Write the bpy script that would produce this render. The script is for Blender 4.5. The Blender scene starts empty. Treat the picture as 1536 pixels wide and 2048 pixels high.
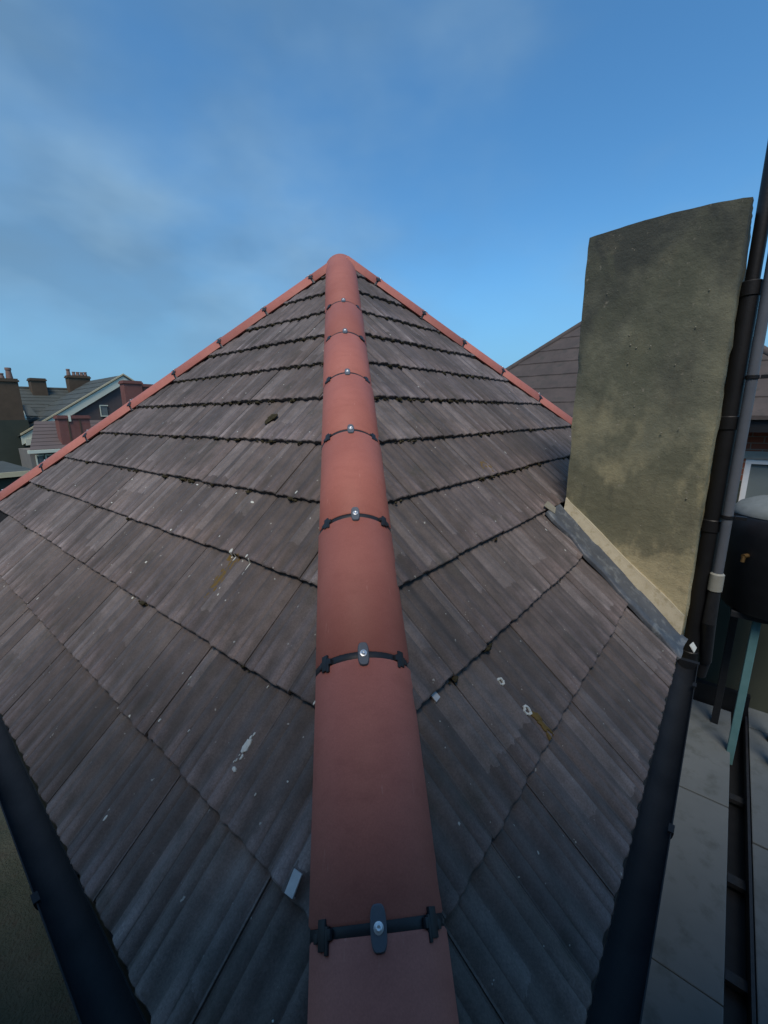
import bpy, bmesh, math, random
from mathutils import Vector, Matrix, noise

random.seed(7)
scene = bpy.context.scene
C = scene.collection

# ------------------------------------------------------------------ camera
PITCH, YAW, ROLL = 0.2242, 0.6898, 0.0103
CAM = Vector((-0.1368, -0.0627, 1.10))
Fh = Vector((math.cos(YAW), math.sin(YAW), 0)); Rh = Vector((math.sin(YAW), -math.cos(YAW), 0)); Uh = Vector((0, 0, 1))
fw = Fh * math.cos(PITCH) - Uh * math.sin(PITCH)
up0 = Fh * math.sin(PITCH) + Uh * math.cos(PITCH)
rt = Rh * math.cos(ROLL) - up0 * math.sin(ROLL)
up = Rh * math.sin(ROLL) + up0 * math.cos(ROLL)
cam = bpy.data.cameras.new('camera')
cam.sensor_fit = 'HORIZONTAL'; cam.sensor_width = 36.0; cam.lens = 840.4 / 1536 * 36.0
cam.clip_start = 0.02; cam.clip_end = 3000
camo = bpy.data.objects.new('camera', cam); C.objects.link(camo)
camo.matrix_world = Matrix(((rt.x, up.x, -fw.x, CAM.x), (rt.y, up.y, -fw.y, CAM.y), (rt.z, up.z, -fw.z, CAM.z), (0, 0, 0, 1)))
scene.camera = camo

# ------------------------------------------------------------------ sky, sun, exposure
SUN_EL = math.radians(58)
sd = Vector((-0.86, -0.50, 0)).normalized() * math.cos(SUN_EL) + Vector((0, 0, math.sin(SUN_EL)))
world = bpy.data.worlds.new('World'); scene.world = world; world.use_nodes = True
wt = world.node_tree; wt.nodes.clear()
def wn(t, **k):
    n = wt.nodes.new(t)
    for a, b in k.items(): setattr(n, a, b)
    return n
sky = wn('ShaderNodeTexSky', sky_type='NISHITA', sun_disc=False)
sky.sun_elevation = SUN_EL; sky.sun_rotation = math.atan2(sd.x, sd.y)
sky.altitude = 0; sky.air_density = 1.0; sky.dust_density = 0.6; sky.ozone_density = 3.0
geo = wn('ShaderNodeTexCoord')
mp = wn('ShaderNodeMapping'); mp.inputs['Scale'].default_value = (1.0, 1.0, 1.9); mp.inputs['Location'].default_value = (9.85, 4.4, 6.2)
wt.links.new(geo.outputs['Generated'], mp.inputs['Vector'])
n1 = wn('ShaderNodeTexNoise'); n1.inputs['Scale'].default_value = 1.25; n1.inputs['Detail'].default_value = 5; n1.inputs['Roughness'].default_value = 0.5
wt.links.new(mp.outputs['Vector'], n1.inputs['Vector'])
r1 = wn('ShaderNodeValToRGB'); r1.color_ramp.interpolation = 'EASE'
r1.color_ramp.elements[0].position = 0.37; r1.color_ramp.elements[0].color = (0, 0, 0, 1)
r1.color_ramp.elements[1].position = 0.72; r1.color_ramp.elements[1].color = (0.85, 0.85, 0.85, 1)
wt.links.new(n1.outputs['Fac'], r1.inputs['Fac'])
n2 = wn('ShaderNodeTexNoise'); n2.inputs['Scale'].default_value = 3.2; n2.inputs['Detail'].default_value = 4
wt.links.new(mp.outputs['Vector'], n2.inputs['Vector'])
r2 = wn('ShaderNodeValToRGB')
r2.color_ramp.elements[0].position = 0.40; r2.color_ramp.elements[0].color = (1.05, 1.85, 2.75, 1)
r2.color_ramp.elements[1].position = 0.68; r2.color_ramp.elements[1].color = (2.0, 3.1, 4.1, 1)
wt.links.new(n2.outputs['Fac'], r2.inputs['Fac'])
tint = wn('ShaderNodeMix', data_type='RGBA', blend_type='MULTIPLY'); tint.inputs[0].default_value = 1.0
tint.inputs[7].default_value = (0.56, 1.02, 1.20, 1)
wt.links.new(sky.outputs['Color'], tint.inputs[6])
mixc = wn('ShaderNodeMix', data_type='RGBA')
wt.links.new(r1.outputs['Color'], mixc.inputs[0])
wt.links.new(tint.outputs[2], mixc.inputs[6]); wt.links.new(r2.outputs['Color'], mixc.inputs[7])
# low haze: the band above the horizon is paler and duller all the way round
sep = wn('ShaderNodeSeparateXYZ'); wt.links.new(geo.outputs['Generated'], sep.inputs[0])
r3 = wn('ShaderNodeValToRGB'); r3.color_ramp.interpolation = 'EASE'
r3.color_ramp.elements[0].position = 0.0; r3.color_ramp.elements[0].color = (0.85, 0.85, 0.85, 1)
r3.color_ramp.elements[1].position = 0.34; r3.color_ramp.elements[1].color = (0, 0, 0, 1)
wt.links.new(sep.outputs[2], r3.inputs['Fac'])
mixh = wn('ShaderNodeMix', data_type='RGBA'); wt.links.new(r3.outputs['Color'], mixh.inputs[0])
wt.links.new(mixc.outputs[2], mixh.inputs[6]); mixh.inputs[7].default_value = (1.20, 2.48, 3.95, 1)
bg = wn('ShaderNodeBackground'); bg.inputs['Strength'].default_value = 0.080
wt.links.new(mixh.outputs[2], bg.inputs['Color'])
wo = wn('ShaderNodeOutputWorld'); wt.links.new(bg.outputs[0], wo.inputs['Surface'])

sun = bpy.data.lights.new('sun', 'SUN'); sun.energy = 1.5; sun.angle = math.radians(22); sun.color = (1.0, 0.87, 0.74)
suno = bpy.data.objects.new('sun', sun); C.objects.link(suno)
suno.rotation_euler = (-sd).to_track_quat('-Z', 'Y').to_euler(); suno.location = sd * 30

vs = scene.view_settings
vs.view_transform = 'Standard'; vs.look = 'None'; vs.gamma = 1.0; vs.use_curve_mapping = False
vs.exposure = 0.9

# ------------------------------------------------------------------ materials
def mat(name, col, rough=0.8, spec=0.3, metal=0.0):
    m = bpy.data.materials.new(name); m.use_nodes = True
    b = m.node_tree.nodes['Principled BSDF']
    b.inputs['Base Color'].default_value = (*col, 1); b.inputs['Roughness'].default_value = rough
    b.inputs['Specular IOR Level'].default_value = spec; b.inputs['Metallic'].default_value = metal
    return m, m.node_tree, b
class NB:
    def __init__(s, nt): s.nt = nt
    def n(s, t, **k):
        x = s.nt.nodes.new(t)
        for a, b in k.items(): setattr(x, a, b)
        return x
    def l(s, a, b): s.nt.links.new(a, b)
    def math(s, op, a, b=None, c=None):
        x = s.n('ShaderNodeMath', operation=op)
        for i, v in enumerate((a, b, c)):
            if v is None: continue
            if isinstance(v, (int, float)): x.inputs[i].default_value = v
            else: s.l(v, x.inputs[i])
        return x.outputs[0]
    def mix(s, f, a, b, blend='MIX'):
        x = s.n('ShaderNodeMix', data_type='RGBA', blend_type=blend)
        if isinstance(f, (int, float)): x.inputs[0].default_value = f
        else: s.l(f, x.inputs[0])
        for i, v in ((6, a), (7, b)):
            if isinstance(v, tuple): x.inputs[i].default_value = (*v, 1)
            else: s.l(v, x.inputs[i])
        return x.outputs[2]
    def noise(s, vec, scale, detail=3, rough=0.5):
        x = s.n('ShaderNodeTexNoise'); x.inputs['Scale'].default_value = scale; x.inputs['Detail'].default_value = detail
        x.inputs['Roughness'].default_value = rough
        if vec is not None: s.l(vec, x.inputs['Vector'])
        return x.outputs['Fac']
    def ramp(s, f, stops):
        x = s.n('ShaderNodeValToRGB'); e = x.color_ramp.elements
        while len(e) < len(stops): e.new(0.5)
        for i, (p, c) in enumerate(stops):
            e[i].position = p; e[i].color = (*c, 1) if isinstance(c, tuple) else (c, c, c, 1)
        s.l(f, x.inputs[0]); return x.outputs[0]
    def mapping(s, vec, scale=(1, 1, 1), loc=(0, 0, 0)):
        x = s.n('ShaderNodeMapping'); x.inputs['Scale'].default_value = scale; x.inputs['Location'].default_value = loc
        s.l(vec, x.inputs['Vector']); return x.outputs[0]
    def bump(s, b, h, strength=0.3, dist=0.01):
        x = s.n('ShaderNodeBump'); x.inputs['Strength'].default_value = strength; x.inputs['Distance'].default_value = dist
        s.l(h, x.inputs['Height']); s.l(x.outputs[0], b.inputs['Normal'])

def mottled(name, c1, c2, scale=8, rough=0.8, spec=0.3, c3=None, bump=0.3, bdist=0.004, bscale=None, metal=0.0, pos=True):
    m, nt, b = mat(name, c1, rough, spec, metal); k = NB(nt)
    tc = k.n('ShaderNodeNewGeometry').outputs['Position'] if pos else k.n('ShaderNodeTexCoord').outputs['Object']
    f = k.ramp(k.noise(tc, scale, 5, 0.6), [(0.3, 0.0), (0.7, 1.0)])
    col = k.mix(f, c1, c2)
    if c3:
        f3 = k.ramp(k.noise(k.mapping(tc, loc=(7, 3, 5)), scale * 2.7, 5, 0.65), [(0.52, 0.0), (0.68, 1.0)])
        col = k.mix(f3, col, c3)
    k.l(col, b.inputs['Base Color'])
    k.bump(b, k.noise(tc, bscale or scale * 12, 4, 0.6), bump, bdist)
    return m

# concrete interlocking roof tile: each tile takes its own tint, each roll its own shade
def tile_material(name, tints, dark=1.0):
    m, nt, b = mat(name, (0.1, 0.1, 0.1), 0.72, 0.28); k = NB(nt)
    oc = k.n('ShaderNodeTexCoord').outputs['Object']
    rnd = k.n('ShaderNodeObjectInfo').outputs['Random']
    pos = k.n('ShaderNodeNewGeometry').outputs['Position']
    sx = k.n('ShaderNodeSeparateXYZ'); k.l(oc, sx.inputs[0])
    base = k.ramp(rnd, tints)
    # per-roll shade
    cell = k.math('FLOOR', k.math('MULTIPLY', k.math('ADD', sx.outputs[0], 0.1), 20.0))
    wnz = k.n('ShaderNodeTexWhiteNoise', noise_dimensions='2D')
    cx = k.n('ShaderNodeCombineXYZ'); k.l(cell, cx.inputs[0]); k.l(k.math('MULTIPLY', rnd, 91.7), cx.inputs[1]); k.l(cx.outputs[0], wnz.inputs['Vector'])
    col = k.mix(k.math('MULTIPLY', wnz.outputs['Value'], 0.46), base, (0.065, 0.058, 0.06))
    # pale weathered strips that stop partway down a roll
    wn2 = k.n('ShaderNodeTexWhiteNoise', noise_dimensions='2D'); cx2 = k.n('ShaderNodeCombineXYZ')
    k.l(k.math('ADD', cell, 31.0), cx2.inputs[0]); k.l(k.math('MULTIPLY', rnd, 57.3), cx2.inputs[1]); k.l(cx2.outputs[0], wn2.inputs['Vector'])
    pale = k.math('GREATER_THAN', wn2.outputs['Value'], 0.80)
    vthr = k.math('MULTIPLY', k.math('FRACT', k.math('MULTIPLY', rnd, 17.0)), 0.2)
    vm = k.math('GREATER_THAN', k.math('ADD', sx.outputs[1], k.math('MULTIPLY', k.noise(oc, 40, 2), 0.05)), vthr)
    col = k.mix(k.math('MULTIPLY', k.math('MULTIPLY', pale, vm), 0.72), col, (0.285, 0.245, 0.24))
    # rain streaks down the slope
    off = k.n('ShaderNodeCombineXYZ'); k.l(k.math('MULTIPLY', rnd, 40.0), off.inputs[2])
    va = k.n('ShaderNodeVectorMath', operation='ADD'); k.l(k.mapping(oc, (46, 5.0, 20)), va.inputs[0]); k.l(off.outputs[0], va.inputs[1])
    st = k.noise(va.outputs[0], 1.0, 4, 0.6)
    col = k.mix(1.0, col, k.ramp(st, [(0.28, 0.84), (0.52, 1.0), (0.75, 1.14)]), 'MULTIPLY')
    # broad mottling across the whole slope
    col = k.mix(1.0, col, k.ramp(k.noise(pos, 1.6, 4, 0.6), [(0.3, 0.6), (0.7, 1.32)]), 'MULTIPLY')
    # green-brown growth and ochre lichen
    col = k.mix(k.ramp(k.noise(k.mapping(pos, loc=(4, 2, 9)), 5.0, 5, 0.7), [(0.56, 0.0), (0.72, 0.5)]), col, (0.055, 0.058, 0.04))
    col = k.mix(k.ramp(k.noise(k.mapping(pos, loc=(1, 8, 3)), 3.3, 4, 0.6), [(0.69, 0.0), (0.76, 0.5)]), col, (0.16, 0.115, 0.045))
    # blotches of grime that break the streaks
    col = k.mix(1.0, col, k.ramp(k.noise(k.mapping(pos, loc=(6, 6, 2)), 17, 5, 0.65), [(0.3, 0.72), (0.55, 1.0), (0.75, 1.2)]), 'MULTIPLY')
    # fine grit
    col = k.mix(1.0, col, k.ramp(k.noise(pos, 210, 4, 0.75), [(0.25, 0.62), (0.75, 1.36)]), 'MULTIPLY')
    # darker low on the tile, most in the valleys between the rolls
    col = k.mix(k.ramp(sx.outputs[2], [(0.0, 0.45), (0.006, 0.0)]), col, (0.045, 0.043, 0.038))
    sp = k.ramp(k.noise(k.mapping(pos, loc=(2, 5, 1)), 55, 2, 0.5), [(0.735, 0.0), (0.765, 0.75)])
    col = k.mix(sp, col, (0.42, 0.43, 0.40))
    if dark != 1.0: col = k.mix(1.0, col, (dark, dark, dark), 'MULTIPLY')
    k.l(col, b.inputs['Base Color'])
    k.bump(b, k.noise(pos, 160, 4, 0.7), 0.35, 0.003)
    return m

M = {}
M['tile'] = tile_material('concrete_roof_tile', [(0.0, (0.178, 0.144, 0.138)), (0.2, (0.208, 0.163, 0.153)), (0.4, (0.152, 0.123, 0.117)),
                          (0.6, (0.222, 0.180, 0.170)), (0.75, (0.190, 0.158, 0.160)), (0.88, (0.215, 0.164, 0.145)), (1.0, (0.246, 0.208, 0.200))])
M['tile_brown'] = mottled('brown_roof_tile', (0.062, 0.052, 0.049), (0.095, 0.077, 0.070), 3, 0.8, 0.25, (0.06, 0.055, 0.05))
M['deck'] = mottled('dark_roofing_felt', (0.012, 0.012, 0.013), (0.02, 0.02, 0.02), 20, 0.95, 0.1)
M['black'] = mottled('black_plastic', (0.012, 0.014, 0.018), (0.022, 0.024, 0.028), 30, 0.5, 0.4, bump=0.1)
M['gutter'] = mottled('black_gutter_plastic', (0.010, 0.013, 0.018), (0.020, 0.024, 0.030), 9, 0.7, 0.25, bump=0.15)
M['clamp'] = mottled('grey_plastic_clamp', (0.085, 0.10, 0.12), (0.11, 0.125, 0.15), 30, 0.5, 0.4, bump=0.1)
M['screw'] = mat('zinc_screw', (0.7, 0.72, 0.74), 0.35, 0.5, 0.6)[0]
M['zinc'] = mottled('zinc_clip', (0.42, 0.45, 0.48), (0.55, 0.58, 0.6), 40, 0.55, 0.4, metal=0.2)

m, nt, b = mat('terracotta_cap', (0.4, 0.12, 0.09), 0.62, 0.3); k = NB(nt)
pos = k.n('ShaderNodeNewGeometry').outputs['Position']; oc = k.n('ShaderNodeTexCoord').outputs['Object']
rnd = k.n('ShaderNodeObjectInfo').outputs['Random']
col = k.ramp(k.noise(pos, 3.0, 5, 0.6), [(0.3, (0.345, 0.118, 0.090)), (0.7, (0.41, 0.148, 0.114))])
col = k.mix(1.0, col, k.ramp(rnd, [(0.0, 0.84), (1.0, 1.12)]), 'MULTIPLY')
col = k.mix(k.ramp(k.noise(k.mapping(oc, (6, 14, 6)), 2.0, 6, 0.65), [(0.48, 0.0), (0.75, 0.4)]), col, (0.27, 0.085, 0.065))
col = k.mix(k.ramp(k.noise(k.mapping(oc, (60, 7, 60), (3, 1, 4)), 1.0, 4, 0.7), [(0.66, 0.0), (0.74, 0.55)]), col, (0.56, 0.31, 0.25))
col = k.mix(1.0, col, k.ramp(k.noise(pos, 300, 2, 0.6), [(0.25, 0.9), (0.75, 1.1)]), 'MULTIPLY')
k.l(col, b.inputs['Base Color']); k.bump(b, k.noise(pos, 90, 5, 0.7), 0.16, 0.003)
M['cap'] = m

# weathered chimney render: khaki sand-cement below, black algae on the exposed top, stains in patches
m, nt, b = mat('chimney_render', (0.15, 0.13, 0.08), 0.9, 0.2); k = NB(nt)
pos = k.n('ShaderNodeNewGeometry').outputs['Position']
sz = k.n('ShaderNodeSeparateXYZ'); k.l(pos, sz.inputs[0])
hgt = k.math('ADD', k.math('MULTIPLY', sz.outputs[2], 0.5), k.math('MULTIPLY', k.math('SUBTRACT', k.noise(pos, 3.0, 4, 0.6), 0.5), 1.1))
col = k.ramp(hgt, [(0.08, (0.43, 0.38, 0.24)), (0.36, (0.32, 0.295, 0.185)), (0.62, (0.178, 0.180, 0.128)), (0.95, (0.066, 0.072, 0.062))])
big = k.noise(k.mapping(pos, (1, 1, 0.6), (3, 3, 3)), 3.4, 5, 0.6)
col = k.mix(k.ramp(big, [(0.48, 0.0), (0.56, 0.7)]), col, (0.108, 0.115, 0.083))
col = k.mix(k.ramp(k.noise(k.mapping(pos, loc=(9, 1, 2)), 6, 6, 0.65), [(0.56, 0.0), (0.70, 0.5)]), col, (0.16, 0.15, 0.105))
col = k.mix(k.ramp(k.noise(k.mapping(pos, (1, 1, 0.25), (2, 6, 2)), 12, 4, 0.6), [(0.55, 0.0), (0.72, 0.4)]), col, (0.07, 0.073, 0.06))
col = k.mix(k.ramp(k.noise(k.mapping(pos, loc=(5, 5, 5)), 34, 3, 0.6), [(0.66, 0.0), (0.74, 0.6)]), col, (0.27, 0.25, 0.20))
k.l(col, b.inputs['Base Color']); k.bump(b, k.math('ADD', k.noise(pos, 22, 6, 0.62), k.math('MULTIPLY', k.noise(pos, 150, 3, 0.7), 0.25)), 0.5, 0.012)
M['render'] = m
M['mortar'] = mottled('cream_mortar', (0.40, 0.36, 0.26), (0.47, 0.43, 0.32), 12, 0.9, 0.2, (0.34, 0.30, 0.2))
M['pebble'] = mottled('pale_pebble', (0.20, 0.19, 0.15), (0.27, 0.26, 0.21), 30, 0.9, 0.2)
M['lead'] = mottled('weathered_lead', (0.052, 0.062, 0.077), (0.085, 0.10, 0.12), 7, 0.5, 0.45, (0.15, 0.17, 0.185), bump=0.4, bdist=0.006, bscale=30)
M['moss'] = mottled('dark_moss', (0.030, 0.028, 0.018), (0.062, 0.055, 0.034), 40, 1.0, 0.05)
M['lichen'] = mottled('pale_lichen', (0.50, 0.54, 0.52), (0.62, 0.64, 0.60), 120, 0.95, 0.1)
M['ochre'] = mottled('ochre_lichen', (0.17, 0.11, 0.035), (0.13, 0.095, 0.04), 60, 0.95, 0.1)
M['concrete'] = mottled('path_concrete', (0.100, 0.116, 0.124), (0.125, 0.142, 0.150), 1.8, 0.9, 0.2, (0.085, 0.098, 0.10))
M['grass'] = mottled('dark_lawn', (0.048, 0.058, 0.042), (0.078, 0.082, 0.062), 2.5, 0.95, 0.1, (0.07, 0.065, 0.05), bump=1.0, bdist=0.03, bscale=40)
M['pipe'] = mottled('grey_pipe_paint', (0.085, 0.10, 0.125), (0.115, 0.13, 0.155), 6, 0.5, 0.4, bump=0.15)
M['blackpipe'] = mottled('black_iron_pipe', (0.006, 0.007, 0.009), (0.012, 0.013, 0.016), 8, 0.5, 0.4, bump=0.2)
M['pale'] = mottled('pale_plastic', (0.25, 0.26, 0.235), (0.30, 0.31, 0.28), 20, 0.6, 0.3)
M['white'] = mottled('white_window_paint', (0.66, 0.68, 0.68), (0.72, 0.74, 0.74), 12, 0.5, 0.4, bump=0.05)
M['glass'] = mat('window_glass', (0.16, 0.19, 0.19), 0.12, 0.6)[0]
M['teal'] = mottled('teal_paint', (0.08, 0.19, 0.21), (0.105, 0.225, 0.245), 8, 0.6, 0.35)
M['amber_metal'] = mat('amber_metal', (0.16, 0.095, 0.035), 0.5, 0.5, 0.6)[0]  # colour of the added amber dot on the tank
M['lid'] = mottled('grey_lid_plastic', (0.15, 0.17, 0.165), (0.19, 0.21, 0.205), 14, 0.6, 0.3)
M['wallrender'] = mottled('grey_wall_render', (0.17, 0.16, 0.15), (0.21, 0.20, 0.18), 2.2, 0.9, 0.2)
M['warmwall'] = mottled('shade_house_wall', (0.27, 0.19, 0.145), (0.32, 0.23, 0.18), 2.2, 0.9, 0.2)  # for the added shading house; warm tint meant for its bounce
M['slate'] = mottled('grey_green_slate', (0.052, 0.060, 0.055), (0.074, 0.083, 0.075), 0.9, 0.75, 0.3, (0.055, 0.058, 0.05))
M['purple'] = mottled('purple_brown_slate', (0.10, 0.082, 0.078), (0.125, 0.10, 0.095), 0.8, 0.8, 0.25)
M['darkwall'] = mottled('dark_green_render', (0.040, 0.048, 0.038), (0.060, 0.068, 0.052), 0.7, 0.9, 0.2)
M['stonebrick'] = mottled('weathered_brown_brick', (0.085, 0.062, 0.043), (0.115, 0.082, 0.056), 2.2, 0.9, 0.2, (0.09, 0.065, 0.045))
M['redbrick'] = mottled('red_brick', (0.175, 0.078, 0.066), (0.215, 0.098, 0.084), 2.5, 0.9, 0.2, (0.20, 0.07, 0.06))
M['pot'] = mottled('clay_pot', (0.20, 0.125, 0.10), (0.26, 0.17, 0.14), 6, 0.85, 0.2)
M['barge'] = mottled('cream_painted_board', (0.60, 0.62, 0.50), (0.68, 0.70, 0.57), 1.5, 0.7, 0.3)
M['cream'] = mottled('cream_fascia', (0.46, 0.40, 0.26), (0.52, 0.46, 0.30), 1.5, 0.7, 0.3)
m, nt, b = mat('neighbour_brick', (0.22, 0.09, 0.06), 0.9, 0.2); k = NB(nt)
oc = k.n('ShaderNodeNewGeometry').outputs['Position']
sp = k.n('ShaderNodeSeparateXYZ'); k.l(oc, sp.inputs[0]); cb = k.n('ShaderNodeCombineXYZ')
k.l(sp.outputs[1], cb.inputs[0]); k.l(sp.outputs[2], cb.inputs[1])
br = k.n('ShaderNodeTexBrick'); k.l(cb.outputs[0], br.inputs['Vector']); br.inputs['Scale'].default_value = 1
br.inputs['Color1'].default_value = (0.24, 0.085, 0.05, 1); br.inputs['Color2'].default_value = (0.19, 0.07, 0.045, 1); br.inputs['Mortar'].default_value = (0.2, 0.18, 0.15, 1)
br.inputs['Brick Width'].default_value = 0.225; br.inputs['Row Height'].default_value = 0.075; br.inputs['Mortar Size'].default_value = 0.006
k.l(br.outputs['Color'], b.inputs['Base Color']); M['brick'] = m

# ------------------------------------------------------------------ helpers
def mesh_from(bm, name, smooth=None):
    bmesh.ops.recalc_face_normals(bm, faces=bm.faces[:])
    me = bpy.data.meshes.new(name); bm.to_mesh(me); bm.free()
    if smooth is not None:
        for p in me.polygons: p.use_smooth = True
        me.set_sharp_from_angle(angle=math.radians(smooth))
    return me
def base_of(p):
    b = Vector((0, 0, 0))
    while p is not None: b += p.location; p = p.parent
    return b
def obj(name, me, material, parent=None, mw=None, kind=None):
    """link a mesh whose vertices (or mw) are in world space; the parents are unrotated"""
    o = bpy.data.objects.new(name, me); C.objects.link(o)
    if material is not None and not me.materials: me.materials.append(material)
    o.parent = parent
    w = mw if mw is not None else Matrix.Identity(4)
    if parent is not None:
        pw = parent['_w'] if '_w' in parent else None
        pm = Matrix([list(r) for r in pw]) if pw is not None else Matrix.Identity(4)
        o.matrix_local = pm.inverted() @ w
    else: o.matrix_local = w
    o['_w'] = [list(r) for r in w]
    if kind: o['kind'] = kind
    return o
def thing(name, loc, label, cat, group=None):
    o = bpy.data.objects.new(name, None); C.objects.link(o); o.location = loc; o.empty_display_size = 0.2
    o['_w'] = [list(r) for r in Matrix.Translation(loc)]
    o['label'] = label; o['category'] = cat
    if group: o['group'] = group
    return o
def tag(o, label, cat, group=None):
    o['label'] = label; o['category'] = cat
    if group: o['group'] = group
    return o
def box(bm, x0, x1, y0, y1, z0, z1, bev=0.0):
    r = bmesh.ops.create_cube(bm, size=1.0)
    bmesh.ops.scale(bm, vec=(x1 - x0, y1 - y0, z1 - z0), verts=r['verts'])
    bmesh.ops.translate(bm, vec=((x0 + x1) / 2, (y0 + y1) / 2, (z0 + z1) / 2), verts=r['verts'])
    if bev:
        es = list({e for v in r['verts'] for e in v.link_edges})
        bmesh.ops.bevel(bm, geom=es, offset=bev, segments=2, affect='EDGES', profile=0.6)
def boxm(name, *a, bev=0.0):
    bm = bmesh.new(); box(bm, *a, bev=bev); return mesh_from(bm, name)
def tube(bm, p0, p1, r0, r1=None, seg=16, caps=True):
    r1 = r0 if r1 is None else r1
    p0 = Vector(p0); p1 = Vector(p1); d = (p1 - p0).normalized()
    a = d.orthogonal().normalized(); c = d.cross(a)
    ring = []
    for p, r in ((p0, r0), (p1, r1)):
        ring.append([bm.verts.new(p + (a * math.cos(t) + c * math.sin(t)) * r) for t in [2 * math.pi * i / seg for i in range(seg)]])
    for i in range(seg):
        j = (i + 1) % seg; bm.faces.new((ring[0][i], ring[0][j], ring[1][j], ring[1][i]))
    if caps: bm.faces.new(ring[0]); bm.faces.new(ring[1])
def lathe(bm, cx, cy, prof, seg=20):
    rings = []
    for r, z in prof:
        rings.append([bm.verts.new((cx + r * math.cos(2 * math.pi * i / seg), cy + r * math.sin(2 * math.pi * i / seg), z)) for i in range(seg)])
    for a, b_ in zip(rings, rings[1:]):
        for i in range(seg):
            j = (i + 1) % seg; bm.faces.new((a[i], a[j], b_[j], b_[i]))
    bm.faces.new(rings[0]); bm.faces.new(rings[-1])
def prism(bm, pts, d):
    """extrude a polygon (list of points) along vector d"""
    d = Vector(d); a = [bm.verts.new(Vector(p)) for p in pts]; b_ = [bm.verts.new(Vector(p) + d) for p in pts]
    bm.faces.new(a); bm.faces.new(b_[::-1]); n = len(pts)
    for i in range(n):
        j = (i + 1) % n; bm.faces.new((a[i], b_[i], b_[j], a[j]))
def slab(bm, pts, th):
    """a plate: polygon thickened along its own normal (downwards)"""
    p = [Vector(q) for q in pts]; nrm = (p[1] - p[0]).cross(p[2] - p[0]).normalized()
    if nrm.z < 0: nrm = -nrm
    prism(bm, p, -nrm * th)

# ------------------------------------------------------------------ setting
GZ = -2.8
me = bpy.data.meshes.new('ground')
me.from_pydata([(-900, -900, GZ), (900, -900, GZ), (900, 900, GZ), (-900, 900, GZ)], [], [(0, 1, 2, 3)])
obj('ground', me, M['grass'], kind='structure')
path = obj('path', boxm('path_bed', -3, 6.22, -0.5, 0.45, GZ + 0.004, -2.66), M['concrete'], kind='structure')
xs = [-3, -0.9, 0.9, 2.7, 4.5, 6.22]
for a, b_ in zip(xs, xs[1:]):
    bm = bmesh.new(); box(bm, a + 0.006, b_ - 0.006, -0.497, 0.44, -2.656, -2.6 + random.uniform(-0.006, 0.004), bev=0.008)
    obj('slab', mesh_from(bm, 'slab'), M['concrete'], path)
pave = obj('pavement', boxm('pavement_bed', -3, 14, -4.2, -0.66, GZ + 0.004, -2.66), M['concrete'], kind='structure')
for i in range(9):
    for j in range(3):
        a = -3 + i * 1.8; y1 = -0.66 - j * 1.18
        bm = bmesh.new(); box(bm, a + 0.006, a + 1.794, y1 - 1.174, y1 - 0.003, -2.656, -2.6 + random.uniform(-0.006, 0.004), bev=0.008)
        obj('slab', mesh_from(bm, 'slab'), M['concrete'], pave)

# ------------------------------------------------------------------ the tiled house
H = 2.6247            # half the span: the apex stands over (H, H)
T = 0.9088            # tan of the roof pitch
TH = math.atan(T); ct, stt = math.cos(TH), math.sin(TH)
X0, GX = 2.4123, 0.21884   # plan position of the top course edge, plan step per course
GAUGE = GX / ct
house = thing('tiled_house', (H, H, GZ), 'house under a dark grey tiled hipped roof with terracotta hip caps', 'house')

# walls and felted deck
bm = bmesh.new(); e = 0.28
for a in ((e, 2 * H - e, e, e + 0.24), (e, 2 * H - e, 2 * H - e - 0.24, 2 * H - e), (e, e + 0.24, e + 0.241, 2 * H - e - 0.241), (2 * H - e - 0.24, 2 * H - e, e + 0.241, 2 * H - e - 0.241)):
    box(bm, *a, GZ + 0.004, -0.17)
obj('wall', mesh_from(bm, 'wall'), M['wallrender'], house)
dk = 0.055
bm = bmesh.new()
A = bm.verts.new((H, H, T * H - dk)); cs = [bm.verts.new(p) for p in ((0.03, 0.03, T * 0.03 - dk), (2 * H - 0.03, 0.03, T * 0.03 - dk), (2 * H - 0.03, 2 * H - 0.03, T * 0.03 - dk), (0.03, 2 * H - 0.03, T * 0.03 - dk))]
lo = [bm.verts.new(v.co + Vector((0, 0, -0.10))) for v in cs]
for i in range(4):
    j = (i + 1) % 4; bm.faces.new((cs[i], cs[j], A)); bm.faces.new((lo[i], lo[j], cs[j], cs[i]))
bm.faces.new(lo[::-1])
obj('roof_deck', mesh_from(bm, 'roof_deck'), M['deck'], house)

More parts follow.
